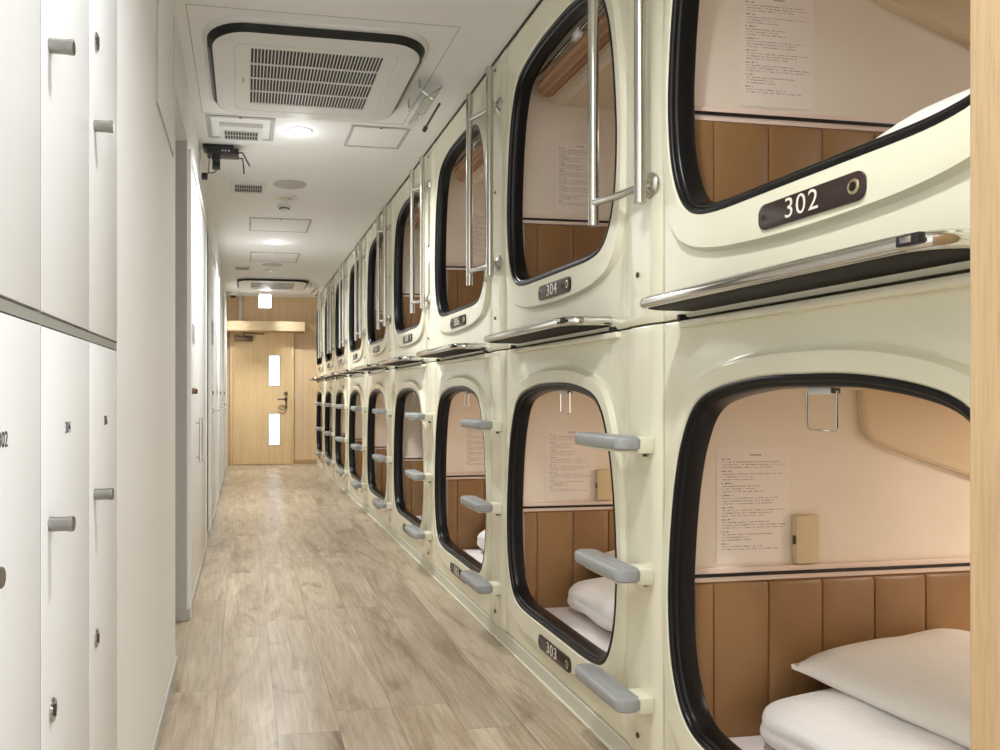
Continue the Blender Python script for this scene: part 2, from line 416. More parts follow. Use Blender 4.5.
def text_lines(w, h):
    """rows of small illegible writing, in the plane x right, z up, origin at sheet's bottom left"""
    bm = BM(); z = h - 0.030; rnd = random.Random(3)
    def dash(x0, x1, z0, hh): 
        v = [bm.verts.new((x0, -0.0009, z0)), bm.verts.new((x1, -0.0009, z0)), bm.verts.new((x1, -0.0009, z0 + hh)), bm.verts.new((x0, -0.0009, z0 + hh))]; bm.faces.new(v)
    xx = w * .45
    while xx < w * .6: dash(xx, xx + 0.0035, h - 0.020, 0.0034); xx += 0.0047
    row = 0
    while z > 0.03:
        if row % 4 == 0: x, end, hh = 0.014, 0.014 + rnd.uniform(0.02, 0.04), 0.0036
        else: x, end, hh = 0.018, rnd.uniform(0.09, w - 0.012), 0.0026
        while x < end:
            l = rnd.uniform(0.0015, 0.0035); dash(x, x + l, z + rnd.uniform(-.0002, .0002), hh * rnd.uniform(.7, 1)); x += l + rnd.choice((0.0008, 0.0012, 0.0025, 0.006))
        row += 1; z -= 0.0070 if row % 4 else 0.0100
    return bm
NOTICE_TEXT = mesh_of('text_lines', text_lines(0.21, 0.297), M['ink'], 0)
_b = BM(); box(_b, 0, 0.21, -0.0007, 0, 0, 0.297); NOTICE_SHEET = mesh_of('sheet', _b, M['paper'], 0)

def plate(parent, zc):
    """number plate, returns root; the text is added per copy"""
    bm = BM(); pr = rrect(-0.141, 0.141, -0.0255, 0.0255, 0.020, 6)
    x = -0.020
    rings(bm, [[(x + 0.001, -a, b) for a, b in pr], [(x - 0.0045, -a, b) for a, b in pr], [(x - 0.0055, -a * .99, b * .95) for a, b in pr]], cap0=True, cap1=True)
    p = obj('number_plate', bm, M['plate'], parent, (0.004, -0.552, zc))
    b2 = BM()
    disc(b2, (x - 0.005, -0.117, 0), 0.0135, (-1, 0, 0), 0.003, 24, ((0, 1), (0.6, 1), (1, .86), (1, .62), (0.2, .6)))
    kh = obj('keyhole', b2, M['brass'], p); b4 = BM(); disc(b4, (x - 0.0055, -0.117, 0), 0.0078, (-1, 0, 0), 0.0016, 16); obj('key_slot', b4, M['blackline'], kh)
    b3 = BM(); disc(b3, (x - 0.005, 0.126, 0), 0.005, (-1, 0, 0), 0.0015, 12); obj('screw', b3, M['bolt'], p)
    return p

def base_capsule(upper):
    zo = CH + (0.409 if upper else -0.822)
    zi = CH + (0.712 if upper else -0.461)
    r = D.objects.new('sleeping_capsule', None); COL.objects.link(r); r.empty_display_size = .1
    zb, zt = (CH + 0.186, CH + 1.419) if upper else (CH - 0.976, CH + 0.180)
    obj('front_panel', front_panel(zb - zo, zt - zo, not upper), M['shell'], r, (0, 0, zo), 40)
    obj('window_rim', window_rim(), M['rubber'], r, (0, 0, zo), 50)
    zc = zi + 0.475; zf = zi - 0.44
    obj('interior_shell', interior_shell(zf, zc, zo + 0.90, zo), M['pink'], r, None, 0)
    bm = BM(); box(bm, 0.09, 2.04, -1.19, -0.03, zc - 0.006, zc - 0.001) if False else None
    # ceiling lining in a deeper beige
    v = [bm.verts.new(p) for p in ((0.135, -0.0245, zc + .04), (0.24, -0.0245, zc - 0.002), (2.04, -0.0245, zc - 0.002), (2.04, -1.2, zc - 0.002), (0.24, -1.2, zc - 0.002), (0.135, -1.2, zc + .04))]
    bm.faces.new((v[0], v[1], v[4], v[5])); bm.faces.new((v[1], v[2], v[3], v[4]))
    obj('ceiling_lining', bm, M['podceil'], r, None, 0)
    obj('padded_panel', padded_panel(zi - 0.41, zi - 0.018), M['leather'], r, None, 40)
    bm = BM(); box(bm, 0.052, 2.04, -0.036, -0.024, zi - 0.018, zi + 0.018, 0.003); rt = obj('rail_trim', bm, M['pinktrim'], r)
    bm = BM(); box(bm, 0.052, 2.04, -0.041, -0.030, zi - 0.0042, zi + 0.0042, 0.0015); obj('black_inlay', bm, M['blackline'], rt)
    # television console: slopes down into the capsule
    bm = BM(); dx = -XF
    prof = [(1.595 + dx, zc - .003), (1.598 + dx, zi + 0.395), (1.604 + dx, zi + 0.365), (1.622 + dx, zi + 0.342), (1.66 + dx, zi + 0.323), (1.95 + dx, zi + 0.232), (2.3 + dx, zi + 0.18), (2.3 + dx, zc - .003)]
    rings(bm, [[(x, -0.0245, z) for x, z in prof], [(x, -0.045, z) for x, z in prof], [(x + .006, -0.052, z + .004) for x, z in prof]], cap1=True)
    con = obj('console', bm, M['console'], r, None, 30)
    # reading lamp over the bed
    bm = BM(); disc(bm, (1.25, -0.62, zc - 0.002), 0.075, (0, 0, -1), 0.02, 24, ((0, 1), (0.7, 1), (1, .9)))
    lp = obj('ceiling_lamp', bm, M['acwhite'], r)
    bm = BM(); disc(bm, (1.25, -0.62, zc - 0.0221), 0.062, (0, 0, -1), 0.002, 24); obj('lamp_diffuser', bm, M['podlamp'], lp)
    # bolts down the side column
    for z in ((CH + 0.32, CH + 0.85, CH + 1.365) if upper else (CH - 0.917,)):
        bm = BM(); disc(bm, (-0.014, -1.125, z), 0.0075, (-1, 0, 0), 0.003, 14, ((0, 1), (0.6, 1), (1, .7))); obj('bolt', bm, M['bolt'], r)
    np_ = plate(r, zo - (0.052 if upper else 0.058))
    if upper:
        # folding ledge under the opening
        z0, z1 = CH + 0.200, CH + 0.227
        P = [(0.0, 0.12)] + [(x, y) for x, y in [(-.100, .12)]] + [(-0.100 + -0.046 * math.sin(t), 0.166 - 0.046 * math.cos(t)) for t in [i * math.pi / 12 for i in range(1, 7)]] \
            + [(-0.086 - 0.06 * math.cos(t), 0.89 + 0.06 * math.sin(t)) for t in [i * math.pi / 12 for i in range(0, 7)]] + [(0.0, .95)]
        def shr(d): 
            o = []
            for x, s in P:
                c = (-0.073, 0.535); o.append((x if x == 0 else x + d, s + d if s < 0.3 else (s - d if s > .75 else s)))
            return o
        bm = BM()
        rings(bm, [[(x, -s, z0) for x, s in shr(.012)], [(x, -s, z0 + .001) for x, s in shr(.005)], [(x, -s, z0 + .006) for x, s in shr(.001)], [(x, -s, (z0 + z1) / 2) for x, s in P],
                   [(x, -s, z1 - .006) for x, s in shr(.002)], [(x, -s, z1) for x, s in shr(.012)], [(x, -s, z1 - .001) for x, s in shr(.03)]], cap1=True, cap0=True)
        lg = obj('folding_ledge', bm, M['chrome'], r, None, 50)
        bm = BM(); rings(bm, [[(x, -s, z0 - .0006) for x, s in shr(.014)], [(x, -s, z0 - .003) for x, s in shr(.022)]], cap0=True, cap1=True)
        obj('ledge_underside', bm, M['tray'], lg, None, 40)
        bm = BM(); box(bm, -0.150, -0.138, -0.935, -0.895, z0 + .006, z1 - .005, 0.002); la = obj('latch', bm, M['black'], lg)
        bm = BM(); box(bm, -0.154, -0.147, -0.925, -0.906, z0 + .009, z1 - .008, 0.002); obj('latch_button', bm, M['screwchrome'], la)
        for s in (0.10, 0.965):
            bm = BM(); box(bm, -0.016, 0.01, -s - .007, -s + .007, CH + 0.176, CH + 0.194, 0.002); obj('ledge_clip', bm, M['black'], lg)
        # rolled bamboo blind behind the top of the opening
        bm = BM(); pts = []
        zz = zo + 0.775; n = 22
        rs = []
        for sy in (0.20, 0.87):
            rs.append([(0.095 + 0.040 * (1 if k % 2 else .9) * math.cos(2 * math.pi * k / n), -sy, zz + 0.040 * (1 if k % 2 else .9) * math.sin(2 * math.pi * k / n)) for k in range(n)])
        rings(bm, rs, cap0=True, cap1=True)
        bl = obj('bamboo_blind', bm, M['bamboo'], r, None, 0)
        bm = BM(); box(bm, 0.050, 0.058, -0.88, -0.17, zz + 0.03, zz + 0.042, .002); obj('blind_rail', bm, M['chrome'], bl)
        bm = BM(); box(bm, 0.048, 0.085, -0.60, -0.55, zz + 0.018, zz + 0.05, .004); obj('blind_clip', bm, M['acwhite'], bl)
    else:
        for z in (CH - 0.130, CH - 0.470, CH - 0.803):
            st = D.objects.new('step', None); COL.objects.link(st); st.parent = r; st.location = (0, -1.06, z)
            bm = BM(); X0, X1, S0, S1 = -0.118, -0.044, -0.160, 0.132
            o0 = rrect(X0, X1, S0, S1, 0.028, 6); cx, cy = (X0 + X1) / 2, 0
            def sc(d): return [(cx + (a - cx) * (1 - d / .041), b * (1 - d / .146)) for a, b in o0]
            rings(bm, [[(a, b, -.015) for a, b in sc(.006)], [(a, b, -.010) for a, b in sc(.001)], [(a, b, .010) for a, b in o0], [(a, b, .017) for a, b in sc(.003)], [(a, b, .020) for a, b in sc(.009)],
                       [(a, b, .020) for a, b in sc(.013)], [(a, b, .0185) for a, b in sc(.014)], [(a, b, .0185) for a, b in sc(.016)], [(a, b, .020) for a, b in sc(.018)]], cap0=True, cap1=True)
            obj('tread', bm, M['grey'], st, None, 40)
            bm = BM(); box(bm, -0.060, -0.012, -0.150, -0.075, -.024, .018, .004); box(bm, -0.108, -0.055, -0.135, 0.06, -.020, -.012, .002)
            obj('bracket', bm, M['step_white'], st)
            bm = BM(); tube(bm, [(-0.020, -0.115, -.022), (-0.020, -0.115, -.034)], 0.006, 10); obj('bolt', bm, M['bolt'], st)
        # wall control box beside the notice
        bm = BM(); box(bm, 1.402 + dx, 1.466 + dx, -0.046, -0.024, zi + 0.022, zi + 0.147, 0.003); cb = obj('control_box', bm, M['boxbeige'], r)
        bm = BM(); box(bm, 1.398 + dx, 1.403 + dx, -0.042, -0.034, zi + 0.072, zi + 0.095, 0.001); obj('switch', bm, M['bolt'], cb)
        # wire hook in the top of the opening
        bm = BM(); zt2 = zo + 0.829; w = .040; s_ = 0.524
        tube(bm, [(0.034, -s_ + w, zt2), (0.034, -s_ + w, zt2 - .070), (0.034, -s_ + w - .006, zt2 - .077), (0.034, -s_ - w + .006, zt2 - .077), (0.034, -s_ - w, zt2 - .070), (0.034, -s_ - w, zt2)], .0022, 8)
        hk = obj('wire_hook', bm, M['chrome'], r)
        bm = BM(); box(bm, 0.030, 0.040, -s_ - .028, -s_ + .034, zt2 - .008, zt2 + .006, .002); obj('hook_plate', bm, M['acwhite'], hk)
        bm = BM(); box(bm, 0.028, 0.042, -s_ - .040, -s_ - .030, zt2 - .006, zt2 + .004, .002); obj('hook_clip', bm, M['bolt'], hk)
        # rolled lip under the ledge
        bm = BM(); box(bm, -0.016, 0.01, -1.0, -0.10, CH + 0.160, CH + 0.178, .005); obj('panel_lip', bm, M['shell'], r)
    return r

LOWER = base_capsule(False); UPPER = base_capsule(True)
ORD = ['nearest', 'second', 'third', 'fourth', 'fifth', 'sixth', 'seventh', 'eighth', 'farthest']
HANDLE = {1: (0.935, 1.212), 2: (0.875, 1.175)}
def grab_rail(parent, sa, sb):
    x = -0.053
    bm = BM(); za, zb = CH + 0.49, CH + 1.355
    tube(bm, [(x, -sa, za), (x, -sa, zb)], 0.0155, 16); tube(bm, [(x, -sb, za), (x, -sb, zb)], 0.0155, 16)
    g = obj('grab_rail', bm, M['steel'], parent)
    for z, za_ in ((CH + 0.543, CH + .556), (CH + 1.20, CH + 1.24)):
        bm = BM(); sf = min(sb, 1.19)
        tube(bm, [(x, -sa, za_), (x + .006, -(sa * .45 + sb * .55), za_ * .5 + z * .5 - .008), (x + .014, -sb + .03, z - .004), (x + .024, -sf, z), (-.012, -sf, z)], 0.011, 12); tube(bm, [(x, -sb, z), (x + .026, -sb, z)], .010, 10)
        obj('rail_arm', bm, M['steel'], g)
        bm = BM(); disc(bm, (-0.006, -sf, z), 0.034, (-1, 0, 0), 0.022, 24, ((0, 1), (0.3, 1), (0.6, .85), (0.9, .5), (1, .4))); obj('wall_flange', bm, M['steel'], g)
    return g
caps = {}
for k in range(NCOL):
    for up in (0, 1):
        src = UPPER if up else LOWER
        c = src if k == 0 else copy_tree(src)
        caps[(k, up)] = c
for (k, up), c in caps.items():
    num = 301 + 2 * k + up
    c.location = (XF, Y0 + PITCH * k, 0)
    row = 'upper' if up else 'lower'
    extra = 'with chrome ledge' if up else 'with wall steps'
    if k == 0: lab = f'cream sleeping capsule in {row} row, nearest column, {"plate reading 302" if up else "below capsule 302"}'
    else:
        lab = f'cream sleeping capsule {num}, {row} row, {ORD[k]} column from the wooden post' if k < 8 else f'cream sleeping capsule {num}, {row} row, column touching the far wooden wall'
    tag(c, lab, 'sleeping capsule', 'cream sleeping capsules in two tiers')
    me = text_mesh(str(num), 0.055, M['platetext'], spacing=1.1, sx=1.08); me.transform(ROT_FRONT)
    pl = [o for o in c.children if o.name.startswith('number_plate')][0]
    t = obj_me('number_text', me, pl, (-0.0262, 0.014, 0))
    if not up and k:
        cb_ = [o for o in c.children if o.name.startswith('control_box')][0]; cb_.location.x = 0.028
    if not up and k == 0:
        for o in [o for o in list(c.children) if o.name.startswith('step')]:
            for q in list(o.children): D.objects.remove(q)
            D.objects.remove(o)
    if up and k > 0:
        grab_rail(c, *HANDLE.get(k, (0.865, 1.14)))

# ------------------------------------------------------------------ things inside the capsules
def cushion(name, sx, sy, sz, m, seedv=1, power=2.6, nu=28, edge=0.012, sag=0.0):
    """soft pillow-like slab, corners pinched, centred in x,y with z from 0"""
    bm = BM(); rnd = random.Random(seedv); ph = [rnd.uniform(0, 6) for _ in range(8)]
    top, bot = [], []
    for i in range(nu + 1):
        rt, rb = [], []
        for j in range(nu + 1):
            u, v = 2 * i / nu - 1, 2 * j / nu - 1
            f = max(0.0, (1 - abs(u) ** power) * (1 - abs(v) ** power)) ** 0.55
            px = u * sx / 2 * (1 - 0.05 * (1 - v * v)) ; py = v * sy / 2 * (1 - 0.04 * (1 - u * u))
            w = 0.05 * math.sin(3.1 * u + 2 * v + ph[0]) + 0.035 * math.sin(5.3 * v - 3 * u + ph[1]) + 0.02 * math.sin(9 * u + ph[2]) * math.cos(7 * v + ph[3])
            zt = edge / 2 + (sz - edge) * f * (0.62 + w) + sz * 0.3
            zb = -edge / 2 - sz * 0.3 * f + sz * 0.3
            rt.append(bm.verts.new((px, py, zt))); rb.append(bm.verts.new((px, py, max(zb, 0))))
        top.append(rt); bot.append(rb)
    for i in range(nu):
        for j in range(nu):
            bm.faces.new((top[i][j], top[i + 1][j], top[i + 1][j + 1], top[i][j + 1]))
            bm.faces.new((bot[i][j], bot[i][j + 1], bot[i + 1][j + 1], bot[i + 1][j]))
    for j in range(nu):
        bm.faces.new((top[0][j], top[0][j + 1], bot[0][j + 1], bot[0][j])); bm.faces.new((top[nu][j + 1], top[nu][j], bot[nu][j], bot[nu][j + 1]))
        bm.faces.new((top[j + 1][0], top[j][0], bot[j][0], bot[j + 1][0])); bm.faces.new((top[j][nu], top[j + 1][nu], bot[j + 1][nu], bot[j][nu]))
    return mesh_of(name, bm, m, 60)
def folded_duvet():
    """quilt folded into a soft thick block, a fold line running round it"""
    bm = BM(); sx, sy, h = 0.70, 0.80, 0.155
    t = bmesh.new(); bmesh.ops.create_cube(t, size=2); bmesh.ops.subdivide_edges(t, edges=t.edges[:], cuts=30, use_grid_fill=True)
    for v in t.verts:
        x, y, z = v.co
        q = (abs(x) ** 7 + abs(y) ** 7) ** (1 / 7); q = max(q, 1e-6)
        c = (abs(x) ** 6 + abs(y) ** 6 + abs(z) ** 4) ** (1 / 6)
        x, y, z = x / c, y / c, z / c
        X, Y = x * sx / 2, y * sy / 2
        side = max(abs(x), abs(y))
        Z = z * (h / 2) * (1.06 - 0.30 * sm(0.55, 1.0, side)) 
        groove = math.exp(-(Z / 0.010) ** 2) * 0.008
        X *= 1 - groove; Y *= 1 - groove
        X += 0.007 * math.sin(Y * 17 + z * 2) ; Y += 0.006 * math.sin(X * 15 + z)
        Z += 0.006 * math.sin(X * 13 + Y * 7) + 0.004 * math.sin(Y * 23 - X * 9)
        v.co = (X, Y, max(Z + h / 2, 0.0))
    merge(bm, t)
    return mesh_of('folded_duvet', bm, M['linen'], 70)
PIL = cushion('pillow', 0.48, 0.70, 0.13, M['pillow'], 4, 3.4)
DUV = folded_duvet()
_b = BM(); box(_b, -0.95, 0.95, -0.575, 0.575, 0, 0.085, 0.02, 3); MATT = mesh_of('mattress', _b, M['sheet'])
for k in range(0, 6):
    for up in (0, 1):
        num = 301 + 2 * k + up; yb = Y0 + PITCH * k
        where = 'the nearest lower capsule' if num == 301 else f'capsule {num}'
        zi = CH + (0.712 if up else -0.461); zm = zi - 0.405
        if True:
            o = obj_me('mattress', MATT, None, (XF + 0.085 + 0.955, yb - 0.040 - 0.578, zm - 0.085 + 0.0))
            tag(o, f'thin mattress in white sheet lying inside {where}', 'mattress', 'mattresses in the capsules')
        if k > 4: continue
        if not up:
            o = obj_me('folded_duvet', DUV, None, (XF + (0.505 if k == 0 else 0.535), yb - 0.485, zm)); tag(o, f'folded white duvet on the mattress of {where}', 'duvet', 'folded duvets in the capsules')
            p = obj_me('pillow', PIL, None, (XF + 0.575, yb - 0.41, zm + 0.163)); p.rotation_euler = (math.radians(0), math.radians(-6), math.radians(4))
        else:
            o = obj_me('folded_duvet', DUV, None, (XF + 0.52, yb - 0.98 + 0.19, zm)); tag(o, f'folded white duvet on the mattress of {where}', 'duvet', 'folded duvets in the capsules')
            o.location = (XF + 0.44, yb - 0.745, zm); o.scale = (1, 1, 1.02)
            p = obj_me('pillow', PIL, None, (XF + 0.41, yb - 0.79, zm + 0.165)); p.rotation_euler = (0, math.radians(-5), math.radians(-3))
        tag(p, f'white pillow on the folded duvet in {where}', 'pillow', 'pillows in the capsules')
for k in range(0, 7):
    for up in (0, 1):
        num = 301 + 2 * k + up; yb = Y0 + PITCH * k
        zi = CH + (0.712 if up else -0.461)
        where = 'the nearest lower capsule' if num == 301 else f'capsule {num}'
        n = thing('notice_sheet', (1.187, yb - 0.0250, zi + 0.025), f'printed notice sheet taped to the inner wall of {where}', 'notice', 'notice sheets in the capsules')
        obj_me('sheet', NOTICE_SHEET, n); obj_me('text_lines', NOTICE_TEXT, n)
        if up: n.location.z = zi + 0.03; n.location.x = 1.255
        elif k: n.location.x = 1.215

# ------------------------------------------------------------------ room shell
YB = -1.3
bm = BM(); box(bm, -1.2, 3.2, YB, YEND + 0.3, -0.08, 0.0); struct('floor', bm, M['floor'])
bm = BM(); box(bm, -1.2, 3.2, YB, YEND + 0.3, CEIL, CEIL + 0.08); struct('ceiling', bm, M['ceil'])
# left wall: pieces between the recesses
YL0, YR1a, YR1b, YR2a, YR2b = 1.69, 3.05, 3.70, 5.32, 5.80
HD = 2.185
bm = BM()
box(bm, XL - 0.12, XL, YL0, YR1a, 0, CEIL)
box(bm, XL - 0.12, XL, YR1b, YR2a, 0, CEIL)
box(bm, XL - 0.12, XL, YR2b, YEND, 0, CEIL)
box(bm, XL - 0.12, XL, YR1a, YR1b, HD, CEIL); box(bm, XL - 0.12, XL, YR2a, YR2b, HD, CEIL)
struct('wall_left', bm, M['wallpaper'])
# recess linings
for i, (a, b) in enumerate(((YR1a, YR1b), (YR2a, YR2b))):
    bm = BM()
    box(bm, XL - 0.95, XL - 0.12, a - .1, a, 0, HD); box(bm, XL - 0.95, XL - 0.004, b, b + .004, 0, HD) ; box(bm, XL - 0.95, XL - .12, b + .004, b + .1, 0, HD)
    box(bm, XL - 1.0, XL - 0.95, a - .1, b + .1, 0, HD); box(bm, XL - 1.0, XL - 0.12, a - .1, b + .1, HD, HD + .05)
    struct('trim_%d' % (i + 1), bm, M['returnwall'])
    bm = BM(); box(bm, XL - 0.6, XL + 0.002, b - 0.008, b, 0, 0.055, .002); struct('trim_%d' % (i + 3), bm, M['base'])
bm = BM(); box(bm, XL, XL + 0.010, YL0, YR1a, 0, 0.055, 0.002); box(bm, XL, XL + 0.010, YR1b, YR2a, 0, 0.055, 0.002); box(bm, XL, XL + 0.010, YR2b, YEND - .01, 0, 0.055, 0.002)
struct('baseboard_left', bm, M['base'])
bm = BM(); box(bm, XL - 0.6, XL - 0.55, YB, 0.46, 0, CEIL); struct('wall_behind_lockers', bm, M['wallpaper'])
# far wall of oak
bm = BM(); box(bm, XL - .2, 1.6, YEND, YEND + 0.1, 0, CEIL); 
struct('wall_far', bm, M['oak'])
bm = BM(); box(bm, 0.66, XF - .003, YEND - 0.012, YEND, 0, 0.065, .002); struct('baseboard_far', bm, M['oakpost'])
# the side the capsules stand against and the wall over them
bm = BM(); box(bm, 3.10, 3.2, YB, YEND, 0, CEIL); struct('wall_right', bm, M['paint'])
bm = BM(); box(bm, XF + 0.05, 3.1, 0.50, YEND, CH + 1.425, CEIL - 0.0005) if False else box(bm, XF - 0.003, 3.1, 0.55, YEND, CEIL - 0.0085, CEIL - 0.0005); struct('trim_6', bm, M['blackline'])
bm = BM(); box(bm, XF - 0.004, XF + 0.03, 0.56, YEND - .001, 0.0, CH - 0.978, .003); pl = struct('baseboard_right', bm, M['plinth'])
bm = BM(); box(bm, XF - 0.012, XF - 0.004, 0.56, YEND - .001, 0.0, 0.007, .002); struct('trim_7', bm, M['caulk'])
# oak partition end close to the camera
PX = 0.60
PYF = PX / ((969 - 385) / 790 + math.tan(math.radians(10.05))) * (1 - (969 - 385) / 790 * math.tan(math.radians(10.05)))
bm = BM(); box(bm, PX, XF + 0.35, PYF - 0.12, PYF, 0, CEIL, 0.002); struct('wall_front', bm, M['oakpost'])
bm = BM(); box(bm, XF + 0.35, 3.1, PYF - 0.06, PYF, 0, CEIL); struct('trim_8', bm, M['paint'])

# ------------------------------------------------------------------ lockers
LW = [(0.44, 0.755), (0.755, 1.072), (1.072, 1.392), (1.392, 1.69)]
KN = BM(); pr = [(0, .0098), (.022, .0098), (.026, .0105), (.030, .0105), (.0315, .009)]
n_ = 20; rs_ = []
for t_, q_ in pr: rs_.append([(t_, q_ * math.cos(2 * math.pi * k / n_), q_ * math.sin(2 * math.pi * k / n_)) for k in range(n_)])
rings(KN, rs_, cap0=True, cap1=True); KNOB = mesh_of('knob', KN, M['knobsteel'])
b_ = BM(); disc(b_, (0, 0, 0), .0165, (1, 0, 0), .004, 28, ((0, 1), (.5, 1), (1, .85), (1, .5), (.6, .45))); LOCK = mesh_of('lock', b_, M['screwchrome'])
b_ = BM(); disc(b_, (0.003, 0, 0), .006, (1, 0, 0), .0016, 16); box(b_, .0035, .006, -.0012, .0012, -.008, .008); LOCKC = mesh_of('keyway', b_, M['bolt'])
lnames = {0: 'nearest', 1: 'locker column 302', 2: 'locker column 304', 3: 'locker column 306'}
for i, (a, b) in enumerate(LW):
    if i == 0: continue
    num = 300 + 2 * i
    for up in (1, 0):
        z0, z1 = (CH + 0.104, CEIL - 0.01) if up else (0.06, CH + 0.090)
        lab = f'white upper locker above locker {num}, with steel knob' if up else f'white lower locker numbered {num}, with steel knob'
        if i == 1: lab = 'white upper locker at the left picture edge, above number 302' if up else 'white lower locker at the left picture edge, numbered 302'
        if i == 3 : lab = f'white {"upper" if up else "lower"} locker next to the papered wall, {"above number 306" if up else "numbered 306"}'
        r = thing('locker', (XL, a, z0), lab, 'locker', 'white lockers along the left wall')
        h = z1 - z0
        bm = BM(); box(bm, -0.5, -0.020, 0.0, b - a, 0, h); box(bm, -.0195, -.0008, b - a - .0024, b - a, 0, h); box(bm, -.0195, -.0008, 0, .0024, 0, h); obj('body', bm, M['lockgap'], r, None, 0)
        bm = BM(); g = .0026; box(bm, -0.019, 0.0, g, b - a - g, g, h - g, .0012); d = obj('door', bm, M['white'], r, None)
        yk = 0.045
        obj_me('knob', KNOB, d, (0, yk, (CH + .465 if up else CH - .174) - z0))
        l = obj_me('lock', LOCK, d, (0, yk + .012, (CH + .616 if up else CH - .427) - z0)); obj_me('keyway', LOCKC, l)
        if not up:
            me = text_mesh(str(num), 0.025, M['ink2'], sx=0.95); me.transform(ROT_LEFT)
            obj_me('number_text', me, d, (0.0002, 0.155, CH - 0.050 - z0))
bm = BM(); box(bm, XL - 0.5, XL - 0.002, LW[0][1], LW[3][1], CH + .090, CH + .104); box(bm, XL - 0.5, XL - 0.008, LW[0][1], LW[3][1], 0, .06); box(bm, XL - .5, XL - .004, LW[0][1], LW[3][1], CEIL - .01, CEIL)
struct('trim_9', bm, M['lockgap'])

# access panel high on the papered wall
r = thing('access_panel', (XL, 2.41, CH + 0.86), 'white access panel high on the papered left wall', 'access panel')
bm = BM(); box(bm, 0, 0.004, 0, 0.52, 0, 0.50, .001); p = obj('panel', bm, M['paint'], r)
bm = BM(); g = .005; box(bm, 0, .0055, -g, 0, -g, .50, .001); box(bm, 0, .0055, .52, .52 + g, -g, .50, .001); box(bm, 0, .0055, -g, .52 + g, -g, 0, .001); obj('frame', bm, M['greyline'], r)

# ------------------------------------------------------------------ doors on the left wall
def left_door(idx, ya, yb, ztop, handle, yh, zh):
    r = sempty('door_%d' % idx, (XL, ya, 0)); W_ = yb - ya
    bm = BM(); box(bm, 0, 0.014, 0.0, 0.04, 0, ztop, .002); box(bm, 0, 0.014, W_ - .04, W_, 0, ztop, .002); box(bm, 0, .014, 0.04, W_ - .04, ztop - .04, ztop, .002)
    obj('door_frame', bm, M['paint'], r)
    bm = BM(); box(bm, 0, 0.006, 0.042, W_ - .042, .006, ztop - .042, .001); lf = obj('door_leaf', bm, M['paint'], r)
    bm = BM()
    if handle == 'bar':
        tube(bm, [(0.006, yh, zh - .09), (.030, yh, zh - .09)], .006, 10); tube(bm, [(0.006, yh, zh + .09), (.030, yh, zh + .09)], .006, 10)
        tube(bm, [(.030, yh, zh - .115), (.030, yh, zh + .115)], .010, 14)
    else:
        disc(bm, (0.006, yh, zh), .024, (1, 0, 0), .008, 20); tube(bm, [(.012, yh, zh), (.05, yh, zh), (.052, yh + .012, zh), (.052, yh + .11, zh)], .008, 10)
    obj('handle', bm, M['chrome'], lf)
    bm = BM(); disc(bm, (0.006, yh if handle != 'bar' else .14, zh + (.14 if handle != 'bar' else .255)), .015, (1, 0, 0), (.010 if handle != 'bar' else .028), 18, ((0, 1), (.8, 1), (1, .8))); obj('lock', bm, M['metaldark'], lf)
    return r
left_door(2, YR1b + .03, YR2a - .04, 2.16, 'bar', 0.50, CH - .24)
left_door(3, YR2b + .12, 7.05, 2.16, 'lever', 0.42, CH - .13)
left_door(4, 7.75, 8.75, 2.16, 'lever', 0.42, CH - .13)
left_door(5, 9.4, 10.3, 2.16, 'lever', 0.42, CH - .13)
for (y, z, w, h, lab) in ((3.93, CH + .25, .14, .09, 'small pale sign plate on the first white door, left wall'), (6.15, CH + .39, .30, .18, 'small sign plate on the second white door, left wall')):
    bm = BM(); box(bm, XL + .006, XL + .009, y, y + w, z, z + h, .001); o = obj('sign_plate', bm, M['greyline']); tag(o, lab, 'sign plate')
    bm = BM()
    if y < 5: bm.free(); continue
    for q in range(3): box(bm, XL + .009, XL + .0095, y + .02, y + w - .02 - .01 * q, z + h - .03 * (q + 1) - .005, z + h - .03 * (q + 1) + .004)
    obj('sign_marks', bm, M['black'], o) 
# vertical switch strip between doors
for y, z in ((7.30, CH + .02), (9.1, CH + .02)):
    r = thing('light_switch', (XL, y, z), 'white light switch on left wall between white doors, ' + ('nearer one' if y < 8 else 'farther one'), 'light switch')
    bm = BM(); box(bm, 0, .010, -.035, .035, -.06, .06, .003); obj('switch_plate', bm, M['acwhite'], r)
    bm = BM(); box(bm, .010, .015, -.012, .012, -.022, .022, .002); obj('rocker', bm, M['greyline'], r)

# ------------------------------------------------------------------ far door
dr = sempty('door_1', (0, YEND, 0))
DX0, DX1, DT = -0.175, 0.672, 1.99
bm = BM(); box(bm, DX0 - .04, DX0, -.035, 0, 0, DT + .04, .002); box(bm, DX1, DX1 + .035, -.035, 0, 0, DT + .04, .002); box(bm, DX0, DX1, -.035, 0, DT, DT + .04, .002)
obj('door_frame', bm, M['oakframe'], dr)
